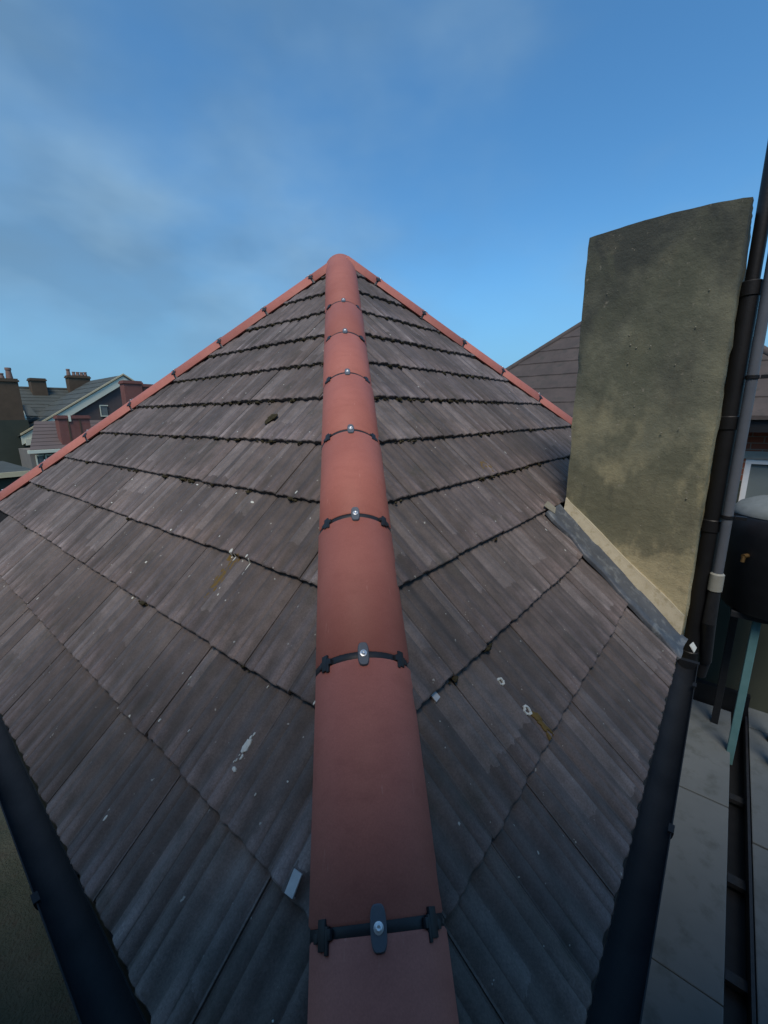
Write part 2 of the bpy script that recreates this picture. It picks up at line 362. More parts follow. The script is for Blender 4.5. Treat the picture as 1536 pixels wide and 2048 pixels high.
# tile: two broad rolls, 200 mm cover, 380 mm long
PROF = [(-.0992, .0005), (-.0940, .0000), (-.0820, .0068), (-.0690, .0085), (-.0600, .0080), (-.0525, .0048), (-.0450, .0080), (-.0360, .0085), (-.0230, .0068), (-.0105, .0),
        (.0105, .0), (.0230, .0068), (.0360, .0085), (.0450, .0080), (.0525, .0048), (.0600, .0080), (.0690, .0085), (.0820, .0068), (.0940, .0), (.0992, .0005)]
def tile_bm(seed):
    rnd = random.Random(seed); bm = bmesh.new()
    rows = []
    for v, dw, sh in ((0.0, -0.0035, 0), (0.004, -0.0005, 0), (0.19, 0, 0), (0.36, 0, 0)):
        tilt = -v * (0.020 / GAUGE)
        rows.append([bm.verts.new((u, v + (rnd.uniform(-.002, .002) if v == 0 else 0), w + dw + tilt)) for u, w in PROF])
    bot = [bm.verts.new((u, 0.001, -0.016 + (w * 0.5 if i not in (0, len(PROF) - 1) else 0))) for i, (u, w) in enumerate(PROF)]
    for a, b_ in zip(rows, rows[1:]):
        for i in range(len(PROF) - 1): bm.faces.new((a[i], a[i + 1], b_[i + 1], b_[i]))
    for i in range(len(PROF) - 1): bm.faces.new((bot[i], bot[i + 1], rows[0][i + 1], rows[0][i]))
    for s in (0, -1):
        e0 = bm.verts.new((rows[0][s].co.x, 0.36, -0.016 - 0.36 * 0.020 / GAUGE))
        bm.faces.new((bot[s], rows[0][s], rows[1][s], rows[2][s], rows[3][s], e0))
    return bm
tile_meshes = []
for s in range(6):
    me_ = mesh_from(tile_bm(s), 'tile', smooth=32); me_.materials.append(M['tile']); tile_meshes.append(me_)
RM = Matrix(((1, 0, 0), (0, ct, -stt), (0, stt, ct))).to_4x4()      # right slope axes (eave along x)
LM = Matrix(((0, ct, -stt), (-1, 0, 0), (0, stt, ct))).to_4x4()     # left slope axes (eave along y)
def lay(side, along0, along1, off, skip=None, clips=()):
    for i in range(-1, 12):
        p = X0 - i * GX                       # plan distance of this course's lower edge from the eave
        if i == -1: p = X0 + GX
        if p > H - 0.03: continue
        lo_a, hi_a = p + 0.02, 2 * H - p - 0.02
        k0 = math.floor((lo_a - GX - off) / 0.2) ; k1 = math.ceil((hi_a + 0.1 - off) / 0.2)
        for kk in range(k0, k1 + 1):
            a = off + 0.2 * kk + 0.1
            if a + 0.1 < lo_a or a - 0.1 > hi_a: continue
            if a > along1 or a < along0: continue
            if skip and skip(a, p): continue
            jw = random.uniform(-0.0025, 0.0025); jr = random.uniform(-0.006, 0.006); jd = random.uniform(-0.004, 0.004)
            if side == 'R':
                mw = Matrix.Translation((a, p + jd * ct, T * p + jd * stt)) @ RM
            else:
                mw = Matrix.Translation((p + jd * ct, a, T * p + jd * stt)) @ LM
            mw = mw @ Matrix.Translation((0, 0, jw - 0.004)) @ Matrix.Rotation(jr, 4, 'Z')
            cl = [c for c in clips if c[2](a, p)]
            me_ = random.choice(tile_meshes)
            if cl:
                bm = bmesh.new(); bm.from_mesh(me_); inv = mw.inverted(); nm = inv.to_3x3()
                for co, no, _ in cl:
                    g = bm.verts[:] + bm.edges[:] + bm.faces[:]
                    bmesh.ops.bisect_plane(bm, geom=g, plane_co=inv @ Vector(co), plane_no=(nm @ Vector(no)).normalized(), clear_outer=True)
                if len(bm.faces) < 2: bm.free(); continue
                me2 = bpy.data.meshes.new('tile'); bm.to_mesh(me2); bm.free(); me2.materials.append(M['tile']); me_ = me2
                me_.set_sharp_from_angle(angle=math.radians(32))
            obj('tile', me_, M['tile'], house, mw)
q2 = math.sqrt(0.5)
near_R = ((0.03, 0.0, 0), (-q2, q2, 0), lambda a, p: a < p + 0.55)
far_R = ((2 * H - 0.05, 0.0, 0), (q2, q2, 0), lambda a, p: a > 2 * H - p - 0.65)
chim_R = ((2.20, 0, 0), (1, 0, 0), lambda a, p: p < 0.66 and 1.9 < a)
lay('R', -1, 3.9, 0.18, skip=lambda a, p: (a > 2.30 and p < 0.60) or (a > 3.2 and p < 0.75), clips=(near_R, far_R, chim_R))
near_L = ((0.0, 0.03, 0), (q2, -q2, 0), lambda a, p: a < p + 0.55)
far_L = ((0.0, 2 * H - 0.05, 0), (q2, q2, 0), lambda a, p: a > 2 * H - p - 0.65)
lay('L', -1, 6, 0.15, skip=lambda a, p: a > 3.3 + 4.2 * p, clips=(near_L, far_L))

# ---- hip caps
HIPN = math.sqrt(2 + T * T)
CAPR, CAPZ = 0.130, 0.024
def arc(a, r=CAPR): return CAPZ - CAPR + math.sqrt(max(r * r - a * a, 0))
def cap_mesh(L, dome=False):
    bm = bmesh.new(); seg = 22; amax = math.asin(0.122 / CAPR); secs = []
    st = [(0.0, -0.004), (0.005, 0.0), (L * 0.5, 0.0), (L - 0.005, 0.0), (L, -0.004)]
    if dome: st = [(0, -0.004), (0.005, 0), (L - 0.02, 0)] + [(L - 0.02 + 0.085 * math.sin(t), -0.13 * (1 - math.cos(t))) for t in (0.3, 0.6, 0.9, 1.15, 1.35)]
    for y, dr in st:
        outer = []
        for i in range(seg + 1):
            t = -amax + 2 * amax * i / seg; r = CAPR + dr
            outer.append(bm.verts.new((r * math.sin(t), y, CAPZ - CAPR + r * math.cos(t))))
        secs.append(outer)
    inner = []
    for y in (0.0, L):
        inner.append([bm.verts.new(((CAPR - 0.016) * math.sin(-amax + 2 * amax * i / seg), y, CAPZ - CAPR + (CAPR - 0.016) * math.cos(-amax + 2 * amax * i / seg) - 0.0)) for i in range(seg + 1)])
    for a, b_ in zip(secs, secs[1:]):
        for i in range(seg): bm.faces.new((a[i], a[i + 1], b_[i + 1], b_[i]))
    for i in range(seg):
        bm.faces.new((inner[0][i], inner[0][i + 1], inner[1][i + 1], inner[1][i]))
        bm.faces.new((inner[0][i], inner[0][i + 1], secs[0][i + 1], secs[0][i]))
        bm.faces.new((inner[1][i], inner[1][i + 1], secs[-1][i + 1], secs[-1][i]))
    for s in (0, -1):
        bm.faces.new([inner[0][s]] + [q[s] for q in secs] + [inner[1][s]])
    return mesh_from(bm, 'hip_cap', smooth=40)
def union_mesh():
    bm = bmesh.new(); seg = 22; amax = math.asin(0.125 / CAPR); rows = []
    for y, r in ((-0.016, CAPR - 0.010), (-0.010, CAPR - 0.0035), (0.010, CAPR - 0.0035), (0.016, CAPR - 0.010)):
        rows.append([bm.verts.new((r * math.sin(-amax + 2 * amax * i / seg), y, CAPZ - CAPR + r * math.cos(-amax + 2 * amax * i / seg) )) for i in range(seg + 1)])
    for a, b_ in zip(rows, rows[1:]):
        for i in range(seg): bm.faces.new((a[i], a[i + 1], b_[i + 1], b_[i]))
    return mesh_from(bm, 'union_strip', smooth=50)
def clamp_mesh():
    bm = bmesh.new(); n = 28; w, l = 0.0138, 0.030
    rings = []
    for sc, z in ((1.0, -0.004), (1.0, 0.003), (0.86, 0.0058)):
        ring = []
        for i in range(n):
            t = 2 * math.pi * i / n; x = abs(math.cos(t)) ** 0.55 * math.copysign(1, math.cos(t)) * w * sc; y = abs(math.sin(t)) ** 0.75 * math.copysign(1, math.sin(t)) * l * (sc if sc == 1 else 0.93)
            ring.append(bm.verts.new((x, y, CAPZ + z - (CAPR - math.sqrt(CAPR ** 2 - x * x)))))
        rings.append(ring)
    for a, b_ in zip(rings, rings[1:]):
        for i in range(n): bm.faces.new((a[i], a[(i + 1) % n], b_[(i + 1) % n], b_[i]))
    bm.faces.new(rings[-1])
    return mesh_from(bm, 'clamp', smooth=40)
def side_clamp_mesh(s):
    bm = bmesh.new()
    for (x0, x1, y0, y1, z0, z1) in ((-.011, .011, -.026, .024, -.004, .005), (-.024, .020, -.010, .008, -.005, .0035), (-.017, -.007, -.032, .012, -.004, .0042), (.014, .026, -.014, .003, -.006, .004)):
        box(bm, x0, x1, y0, y1, z0, z1, bev=0.002)
    bm.transform(Matrix.Diagonal((0.85, 0.8, 0.9, 1)))
    a = 0.094 * s; ang = math.asin(a / CAPR)
    bm.transform(Matrix.Translation((a, 0, arc(a))) @ Matrix.Rotation(ang, 4, 'Y') @ Matrix.Scale(s, 4, (1, 0, 0)))
    return mesh_from(bm, 'side_clamp', smooth=40)
def screw_mesh():
    bm = bmesh.new(); z = CAPZ + 0.0056
    lathe(bm, 0, 0, [(0.0085, z), (0.0085, z + 0.0015), (0.0055, z + 0.0022), (0.0050, z + 0.0045), (0.0035, z + 0.0055), (0.0012, z + 0.0042)], 14)
    return mesh_from(bm, 'screw', smooth=40)
UM, KM, SM1, SM2, WM = union_mesh(), clamp_mesh(), side_clamp_mesh(1), side_clamp_mesh(-1), screw_mesh()
cap_cache = {}
def hip(start, direction, joints, end, first=0.0, dome=False, lift=0.0, shift=0.0):
    d = Vector(direction).normalized()
    lat = d.cross(Vector((0, 0, 1))).normalized(); nn = lat.cross(d); start = Vector(start) + lat * shift
    base = Matrix(((lat.x, d.x, nn.x, 0), (lat.y, d.y, nn.y, 0), (lat.z, d.z, nn.z, 0), (0, 0, 0, 1)))
    edges = [first] + list(joints) + [end]
    for n_, (a, b_) in enumerate(zip(edges, edges[1:])):
        last = n_ == len(edges) - 2
        gap = 0.0075
        L = round(b_ - a - (gap if last else 2 * gap), 4)
        key = (L, last and dome)
        if key not in cap_cache: cap_cache[key] = cap_mesh(L, last and dome)
        jx = Matrix.Rotation(random.uniform(-.006, .006), 4, 'Z') @ Matrix.Rotation(random.uniform(-.008, .008), 4, 'Y')
        mw = Matrix.Translation(Vector(start) + d * (a + gap) + nn * (lift + random.uniform(-.0015, .0015))) @ base @ jx
        cap = obj('hip_cap', cap_cache[key], M['cap'], house, mw)
        if not last:
            mj = Matrix.Translation(Vector(start) + d * b_ + nn * lift) @ base @ Matrix.Rotation(random.uniform(-.02, .02), 4, 'Y')
            obj('union_strip', UM, M['black'], cap, mj)
            obj('side_clamp', SM1, M['black'], cap, mj); obj('side_clamp', SM2, M['black'], cap, mj)
            cl = obj('clamp', KM, M['clamp'], cap, mj)
            obj('screw', WM, M['screw'], cap, mj)
Hs = 1.1
near_j = [(0.4276 + 0.4346 * i) * Hs for i in range(8)]
apex = Vector((H, H, T * H))
hip((0, 0, 0), (1, 1, T), near_j[:-1], apex.length - 0.0, first=-0.02, dome=True, shift=-0.018)
hip(apex, (-1, 1, -T), [0.3285 + 0.4535 * i for i in range(9)], 4.40, first=0.03)
hip(apex, (1, -1, -T), [0.345, 0.80] + [0.80 + 0.425 * i for i in range(1, 9)], 4.40, first=0.03)
hip(apex, (1, 1, -T), [0.47 * i for i in range(1, 9)], 4.40, first=0.05)
# black dry-hip rolls under the caps
for st, d in (((-0.0127, 0.0127, 0), Vector((1, 1, T))), (apex, Vector((-1, 1, -T))), (apex, Vector((1, -1, -T)))):
    d = d.normalized(); lat = d.cross(Vector((0, 0, 1))).normalized(); nn = lat.cross(d); L = 4.40
    bm = bmesh.new(); n = 120
    rows = [[bm.verts.new(Vector(st) + d * (L * i / n) + lat * a + nn * (z + (0.004 * math.sin(i * 2.1 + a * 9) if abs(a) > .1 else 0))) for a, z in ((-0.112, -0.058), (-0.06, -0.030), (0, -0.006), (0.06, -0.030), (0.112, -0.058))] for i in range(n + 1)]
    for a, b_ in zip(rows, rows[1:]):
        for i in range(4): bm.faces.new((a[i], a[i + 1], b_[i + 1], b_[i]))
    obj('hip_roll', mesh_from(bm, 'hip_roll'), M['deck'], house)

# ---- moss along the course edges, lichen on the slopes
def slope(side, a, p, w=0.0):
    """point on a slope: a along the eave, p plan distance up from the eave, w off the surface"""
    n = (Vector((0, -stt, ct)) if side == 'R' else Vector((-stt, 0, ct)))
    q = Vector((a, p, T * p)) if side == 'R' else Vector((p, a, T * p))
    return q + n * w
def surf_w(side, a, p):
    i = math.floor((X0 - p) / GX + 0.999999); v = max(0.0, (p - (X0 - i * GX)) / ct)
    off_ = 0.18 if side == 'R' else 0.15
    u = ((a - off_) % 0.2) - 0.1
    u = max(-0.0991, min(0.0991, u))
    for (u0, w0), (u1, w1) in zip(PROF, PROF[1:]):
        if u0 <= u <= u1:
            w = w0 + (w1 - w0) * (u - u0) / (u1 - u0); break
    return w - v * (0.020 / GAUGE) - 0.004
def blob(bm, pos, sx, sy, sz, M3, rnd):
    r = bmesh.ops.create_icosphere(bm, subdivisions=1, radius=1.0)
    for v in r['verts']:
        v.co *= rnd.uniform(0.75, 1.2); v.co = pos + M3 @ Vector((v.co.x * sx, v.co.y * sy, v.co.z * sz))
rr = random.Random(3)
bm = bmesh.new()
for side in 'RL':
    M3 = (RM if side == 'R' else LM).to_3x3()
    for i in range(0, 11):
        p = X0 - i * GX
        dens = [0.7, 0.9, 1, 1, 1, 0.95, 0.85, 0.5, 0.3, 0.16, 0.08][i]
        off_ = 0.18 if side == 'R' else 0.15
        a = off_ + 0.1 * math.floor((p + 0.05 - off_) / 0.1)
        while a < min(2 * H - p - 0.1, 4.2):
            a += 0.1                       # clumps hang under each hollow between two rolls
            if side == 'R' and p < 0.7 and a > 2.0: continue
            patch = noise.noise(Vector((a * 2.3, p * 4.1, 3.0 if side == 'R' else 9.0)))
            fade = 1.0 if a < p + 1.6 else 0.6
            if rr.random() > dens * fade * (0.85 + 0.9 * patch): continue
            big = rr.uniform(0.6, 1.25) * (0.85 + 0.5 * max(patch, 0)); c_ = a + rr.uniform(-.012, .012)
            for _ in range(rr.randint(5, 9)):
                da = rr.gauss(0, 0.022); s = rr.uniform(0.005, 0.0105) * big * (1 - min(abs(da) / .07, .6))
                blob(bm, slope(side, c_ + da, p - 0.007 * ct + rr.uniform(-.004, .003), -0.011 + rr.uniform(-.005, .004)), s * 1.5, s * 1.0, s * 0.95, M3, rr)
# a fat cushion of moss on the left slope, just beside the near hip
for _ in range(14):
    blob(bm, slope('L', 1.79 + rr.uniform(-.025, .025), 1.20 + rr.uniform(-.02, .02), 0.001), 0.014, 0.016, 0.006, LM.to_3x3(), rr)
obj('moss', mesh_from(bm, 'moss', smooth=60), M['moss'], house, kind='stuff')
def splat(bm, side, a, p, ru, rv, hole=0.0, seed=0, n=18, th=0.0012):
    """a thin crust that follows the rolls of the tile under it"""
    rnd = random.Random(seed); ph = [rnd.uniform(0.78, 1.15) for _ in range(n)]
    def ring(f, w, jit=0.0):
        out = []
        for i in range(n):
            t = 2 * math.pi * i / n; f_ = f * ph[i] * (1 + rnd.uniform(-jit, jit)); aa = a + math.cos(t) * ru * f_ * (1 if side == 'R' else -1); pp = p + math.sin(t) * rv * f_ * ct
            out.append(bm.verts.new(slope(side, aa, pp, surf_w(side, aa, pp) + w)))
        return out
    rings = [ring(1.0, -0.003), ring(0.96, th), ring(0.72, th * 1.3)]
    if hole: rings += [ring(hole, th, 0.12), ring(hole * 0.92, -0.003)]
    else: rings += [ring(0.35, th * 1.4)]
    for q0, q1 in zip(rings, rings[1:]):
        for i in range(n): bm.faces.new((q0[i], q0[(i + 1) % n], q1[(i + 1) % n], q1[i]))
    if not hole: bm.faces.new(rings[-1])
for a, p, s, sd_ in ((0.934, 0.369, 0.0115, 1), (0.942, 0.2925, 0.0135, 5)):
    bm = bmesh.new(); splat(bm, 'R', a, p, s, s * 1.15, 0.55, sd_); obj('lichen_ring', mesh_from(bm, 'lichen_ring'), M['lichen'], house)
bm = bmesh.new(); splat(bm, 'L', 0.782, 0.330, 0.010, 0.019, 0, 3); splat(bm, 'L', 0.774, 0.290, 0.007, 0.005, 0, 4)
for i in range(14): s_ = rr.uniform(.0012, .003); splat(bm, 'L', 0.780 + rr.gauss(0, .007), 0.312 + rr.gauss(0, .02), s_, s_ * 2, 0, i + 90, 8, 0.0006)
obj('bird_dropping', mesh_from(bm, 'bird_dropping'), M['lichen'], house)
bm = bmesh.new()
for side, a0, p0_, ra, rp, cnt in (('L', 1.325, 0.592, .020, .030, 46), ('R', 0.957, 0.250, .008, .020, 24), ('R', 1.95, 0.93, .03, .02, 16)):
    for i in range(cnt):
        s_ = rr.uniform(.0025, .0085); splat(bm, side, a0 + rr.gauss(0, ra), p0_ + rr.gauss(0, rp) , s_, s_ * rr.uniform(1, 2.2), 0, i + 40, 9, 0.0006)
obj('ochre_lichen', mesh_from(bm, 'ochre_lichen'), M['ochre'], house, kind='stuff')
bm = bmesh.new()
for i in range(110):
    side = rr.choice('RLL'); p = rr.uniform(0.08, 2.0); a = p + 0.2 + rr.random() ** 1.4 * 2.6
    if side == 'R' and a > 2.0 and p < 0.7: continue
    if a > 2 * H - p - 0.2: continue
    s = rr.uniform(0.0014, 0.0040)
    splat(bm, side, a, p, s, s * rr.uniform(0.8, 2.6), 0, i, 8, 0.0007)
# streaky white droppings higher on the left slope
for (a, p, s, l) in ((1.36, 0.665, .005, .016), (1.33, 0.655, .004, .012), (1.24, 0.65, .004, .022), (1.26, 0.67, .003, .008), (1.23, 0.625, .004, .008), (2.05, 0.87, .006, .006), (1.98, .865, .010, .004), (1.47, .84, .008, .005), (1.62, .86, .006, .004)):
    splat(bm, 'L', a, p, s, l, 0, int(a * 100), 10)
obj('lichen_specks', mesh_from(bm, 'lichen_specks'), M['lichen'], house, kind='stuff')
# two bright metal tile clips beside the near hip
for side, a, p in (('R', 0.690, 0.440), ('L', 0.479, 0.2345)):
    M4 = (RM if side == 'R' else LM)
    bm = bmesh.new(); box(bm, -.011, .011, -.012, .026, -.002, .0025, bev=.001); box(bm, -.011, .011, -.0135, -.0105, -.012, .0025, bev=.0008)
    obj('tile_clip', mesh_from(bm, 'tile_clip'), M['zinc'], house, Matrix.Translation(slope(side, a, p, surf_w(side, a, p) + 0.003)) @ M4 @ Matrix.Rotation(0.12, 4, 'Z'))

# ---- gutters
def gutter(axis, s0, s1):
    bm = bmesh.new(); n = 14; R0, R1 = 0.0390, 0.0420; cz = -0.046; cy = -0.033
    L = s1 - s0; m_ = max(2, int(L / 0.25))
    prof = [(R0, t) for t in range(n + 1)] + [(R1, t) for t in range(n, -1, -1)]
    rows = []
    for k_ in range(m_ + 1):
        s = s0 + L * k_ / m_; sag = 0.0025 * math.sin(k_ * 1.7)
        row = []
        for r, t in prof:
            a = math.pi + math.pi * t / n
            y, z = cy + r * math.cos(a), cz + r * math.sin(a) + sag
            row.append(bm.verts.new((s, y, z) if axis == 'x' else (y, s, z)))
        rows.append(row)
    N = len(prof)
    for a, b_ in zip(rows, rows[1:]):
        for i in range(N): bm.faces.new((a[i], a[(i + 1) % N], b_[(i + 1) % N], b_[i]))
    bm.faces.new(rows[0]); bm.faces.new(rows[-1])
    g = obj('gutter', mesh_from(bm, 'gutter', smooth=45), M['gutter'], house)
    # stop end
    bm = bmesh.new(); pts = []
    for t in range(n + 1):
        a = math.pi + math.pi * t / n; y, z = cy + 0.0455 * math.cos(a), cz + 0.0455 * math.sin(a)
        pts.append((s1 - 0.012, y, z + 0.004) if axis == 'x' else (y, s1 - 0.012, z + 0.004))
    prism(bm, pts, (0.024, 0, 0) if axis == 'x' else (0, 0.024, 0)); obj('stop_end', mesh_from(bm, 'stop_end'), M['gutter'], g)
    s = s0 + 0.35
    while s < s1 - 0.1:      # fascia brackets clipped over the rim
        bm = bmesh.new()
        for t in range(n):
            a0 = math.pi + math.pi * t / n; a1 = math.pi + math.pi * (t + 1) / n; q = []
            for r, a in ((0.0430, a0), (0.0465, a0), (0.0465, a1), (0.0430, a1)):
                y, z = cy + r * math.cos(a), cz + r * math.sin(a); q.append((s, y, z) if axis == 'x' else (y, s, z))
            prism(bm, q, (0.03, 0, 0) if axis == 'x' else (0, 0.03, 0))
        y, z = cy - 0.0430, cz
        if axis == 'x': box(bm, s, s + .03, y - .004, y + .010, z - .002, z + .006)
        else: box(bm, y - .004, y + .010, s, s + .03, z - .002, z + .006)
        obj('bracket', mesh_from(bm, 'bracket'), M['gutter'], g); s += 0.83
    return g
gutter('x', -0.085, 2.15); gutter('y', -0.085, 2 * H + 0.08)
bm = bmesh.new()
box(bm, 0.018, 2.2, 0.018, 0.036, -0.19, -0.06); box(bm, 0.018, 0.036, 0.0365, 2 * H, -0.19, -0.06)
obj('fascia', mesh_from(bm, 'fascia'), M['black'], house)

# ------------------------------------------------------------------ chimney stack with flashing
chim = thing('chimney_stack', (2.58, 0.31, GZ), 'tall olive rendered chimney stack rising at the right end of the tiled roof', 'chimney')
bm = bmesh.new()
cx0, cx1, cy0, cy1, cz1 = 2.285, 2.86, 0.004, 0.625, 1.955
nx, ny, nz = 16, 18, 44; zb = -0.30
def chim_pt(u, v, w):
    x = cx0 + (cx1 - cx0) * u; y = cy0 + (cy1 - cy0) * v; z = zb + (cz1 - zb) * w
    z += (0.010 * math.sin(v * 2.6 + 0.4) - 0.010 * max(0, 0.25 - v) ** 2 * 16 - 0.012) * max(0, (w - 0.9) * 10) if w > 0.9 else 0
    p = Vector((x, y, z)); c = Vector(((cx0 + cx1) / 2, (cy0 + cy1) / 2, z)); o_ = (p - c)
    edge = (abs(u - .5) > .49) + (abs(v - .5) > .49)
    nrm = Vector(((u - .5) * 2 if abs(u - .5) > .49 else 0, (v - .5) * 2 if abs(v - .5) > .49 else 0, 0))
    d_ = noise.fractal(p * 5.0, 1.0, 2.0, 4) * 0.006 + noise.noise(p * 19) * 0.005 + noise.noise(p * 2.0) * .004
    p += nrm * d_
    if edge == 2: p -= nrm * 0.008
    if v < 0.02: p.y += 0.005 * noise.noise(Vector((z * 6, 3, x)))
    p.z += noise.noise(Vector((x * 9, y * 9, 1))) * 0.006 * (w > 0.98)
    return p
vd = {}
def cv(i, j, k_):
    if (i, j, k_) not in vd: vd[(i, j, k_)] = bm.verts.new(chim_pt(i / nx, j / ny, k_ / nz))
    return vd[(i, j, k_)]
for k_ in range(nz):
    for j in range(ny):
        bm.faces.new((cv(0, j, k_), cv(0, j + 1, k_), cv(0, j + 1, k_ + 1), cv(0, j, k_ + 1))); bm.faces.new((cv(nx, j, k_), cv(nx, j + 1, k_), cv(nx, j + 1, k_ + 1), cv(nx, j, k_ + 1)))
    for i in range(nx):
        bm.faces.new((cv(i, 0, k_), cv(i + 1, 0, k_), cv(i + 1, 0, k_ + 1), cv(i, 0, k_ + 1))); bm.faces.new((cv(i, ny, k_), cv(i + 1, ny, k_), cv(i + 1, ny, k_ + 1), cv(i, ny, k_ + 1)))
for i in range(nx):
    for j in range(ny): bm.faces.new((cv(i, j, nz), cv(i + 1, j, nz), cv(i + 1, j + 1, nz), cv(i, j + 1, nz)))
obj('stack', mesh_from(bm, 'stack', smooth=50), M['render'], chim)
obj('wall', boxm('wall', 2.30, 2.85, 0.02, 0.61, GZ + 0.004, -0.301), M['render'], chim)
# pebbles bedded in the render
bm = bmesh.new()
for _ in range(130):
    y = cy1 - 0.03 - rr.random() ** 1.6 * 0.56; z = rr.uniform(0.25, 1.9); s = rr.uniform(0.0015, 0.0045)
    if z < T * y + 0.15: continue
    blob(bm, Vector((cx0 + 0.001 + rr.uniform(-.006, .003), y, z)), s * .5, s, s, Matrix.Identity(3), rr)
obj('pebbles', mesh_from(bm, 'pebbles', smooth=60), M['pebble'], chim, kind='stuff')
# cream mortar fillet: a wedge hugging the slope
bm = bmesh.new(); n = 26; rows = []
for i in range(n + 1):
    t = i / n; y = 0.615 - 0.605 * t; zr = T * y + 0.018
    hh = 0.070 + 0.020 * t + 0.008 * math.sin(t * 9) * t
    ww = 0.036 + 0.010 * t
    wv = 0.003 * noise.noise(Vector((t * 20, 1, 2)))
    rows.append([bm.verts.new((cx0 + 0.02, y, zr - 0.02)), bm.verts.new((cx0 - ww + wv, y, zr - 0.015)), bm.verts.new((cx0 - ww * 0.9 + wv, y, zr + 0.012)), bm.verts.new((cx0 - 0.020 + wv, y, zr + hh * 0.55)), bm.verts.new((cx0 - 0.013, y, zr + hh)), bm.verts.new((cx0 + 0.02, y, zr + hh + 0.004))])
for a, b_ in zip(rows, rows[1:]):
    for i in range(6): bm.faces.new((a[i], a[(i + 1) % 6], b_[(i + 1) % 6], b_[i]))
bm.faces.new(rows[0]); bm.faces.new(rows[-1])
obj('mortar_fillet', mesh_from(bm, 'mortar_fillet', smooth=60), M['mortar'], chim)
# lead flashing dressed over the tiles, scalloped free edge, upstand against the fillet
bm = bmesh.new(); n = 60; rows = []
for i in range(n + 1):
    t = i / n; p = 0.655 - 0.658 * t
    edge = 2.085 + 0.016 * noise.noise(Vector((t * 7, 4, 1))) + 0.010 * abs(math.sin(t * 9.6)) - 0.03 * t
    step = 0.010 * (((X0 - p) / GX) % 1.0)
    row = []
    for f_, w in ((0.0, 0.0), (0.02, 0.006), (0.30, 0.008), (0.55, 0.006), (0.72, 0.009), (0.86, 0.014), (1.0, 0.020)):
        x = edge + (2.255 - edge) * f_
        row.append(bm.verts.new(slope('R', x, p, w + 0.004 * noise.noise(Vector((x * 14, p * 14, 0))) + 0.004 - step * 0.4)))
    row.append(bm.verts.new(slope('R', 2.259, p, 0.0))); row.append(bm.verts.new(slope('R', edge, p, -0.012)))
    rows.append(row)
for a, b_ in zip(rows, rows[1:]):
    for i in range(9): bm.faces.new((a[i], a[(i + 1) % 9], b_[(i + 1) % 9], b_[i]))
bm.faces.new(rows[0]); bm.faces.new(rows[-1])
obj('lead_flashing', mesh_from(bm, 'lead_flashing', smooth=60), M['lead'], chim)
bm = bmesh.new(); prism(bm, [slope('R', 2.085, .680, .012), slope('R', 2.17, .690, .014), slope('R', 2.19, .650, .014), slope('R', 2.125, .632, .012)], Vector((0, -stt, ct)) * 0.003)
obj('lead_tongue', mesh_from(bm, 'lead_tongue'), M['pebble'], chim)
bm = bmesh.new(); prism(bm, [slope('R', 2.20, -0.010, .028), slope('R', 2.245, -0.016, .034), slope('R', 2.235, -0.036, .030), slope('R', 2.185, -0.034, .024)], Vector((0, -stt, ct)) * 0.004)
obj('torn_corner', mesh_from(bm, 'torn_corner'), M['lichen'], chim)

# ------------------------------------------------------------------ pipes beside the chimney
sp_ = thing('soil_pipe', (2.47, -0.040, GZ), 'black iron soil pipe standing tight against the chimney stack', 'pipe')
bm = bmesh.new(); lathe(bm, 2.47, -0.032, [(0.036, GZ + .004), (0.036, 1.66), (0.027, 1.664), (0.027, 3.0)], 22); obj('pipe', mesh_from(bm, 'pipe', smooth=40), M['blackpipe'], sp_)
for z in (1.60, 1.02, 0.52, -0.2):
    bm = bmesh.new(); lathe(bm, 2.47, -0.032, [(0.0365, z), (0.040, z + .004), (0.040, z + .06), (0.0365, z + .064)], 22); obj('collar', mesh_from(bm, 'collar', smooth=40), M['blackpipe'], sp_)
    bm = bmesh.new(); box(bm, 2.512, 2.525, -0.045, 0.02, z + .015, z + .05); obj('bracket', mesh_from(bm, 'bracket'), M['blackpipe'], sp_)
dp = thing('downpipe', (2.44, -0.089, GZ), 'grey blue downpipe with a pale socket, right of the black pipe', 'pipe')
bm = bmesh.new(); tube(bm, (2.44, -0.089, 0.31), (2.44, -0.089, 2.9), 0.0215, seg=20); obj('pipe', mesh_from(bm, 'pipe', smooth=40), M['pipe'], dp)
bm = bmesh.new(); lathe(bm, 2.44, -0.089, [(0.024, 0.225), (0.030, 0.23), (0.030, 0.315), (0.0235, 0.322)], 20); obj('socket', mesh_from(bm, 'socket', smooth=40), M['pale'], dp)
for z in (1.245, 0.60):
    bm = bmesh.new(); lathe(bm, 2.44, -0.089, [(0.0235, z), (0.0255, z + .002), (0.0255, z + .016), (0.0235, z + .018)], 20); box(bm, 2.43, 2.45, -0.16, -0.118, z + .001, z + .017); obj('bracket', mesh_from(bm, 'bracket', smooth=40), M['blackpipe'], dp)
bm = bmesh.new(); tube(bm, (2.44, -0.089, 0.224), (2.44, -0.089, 0.05), 0.026, 0.030, seg=20); tube(bm, (2.44, -0.089, 0.055), (2.52, -0.10, -0.20), 0.030, 0.030, seg=16); tube(bm, (2.52, -0.10, -0.195), (2.54, -0.09, -0.30), 0.027, seg=16)
obj('shoe', mesh_from(bm, 'shoe', smooth=40), M['black'], dp)

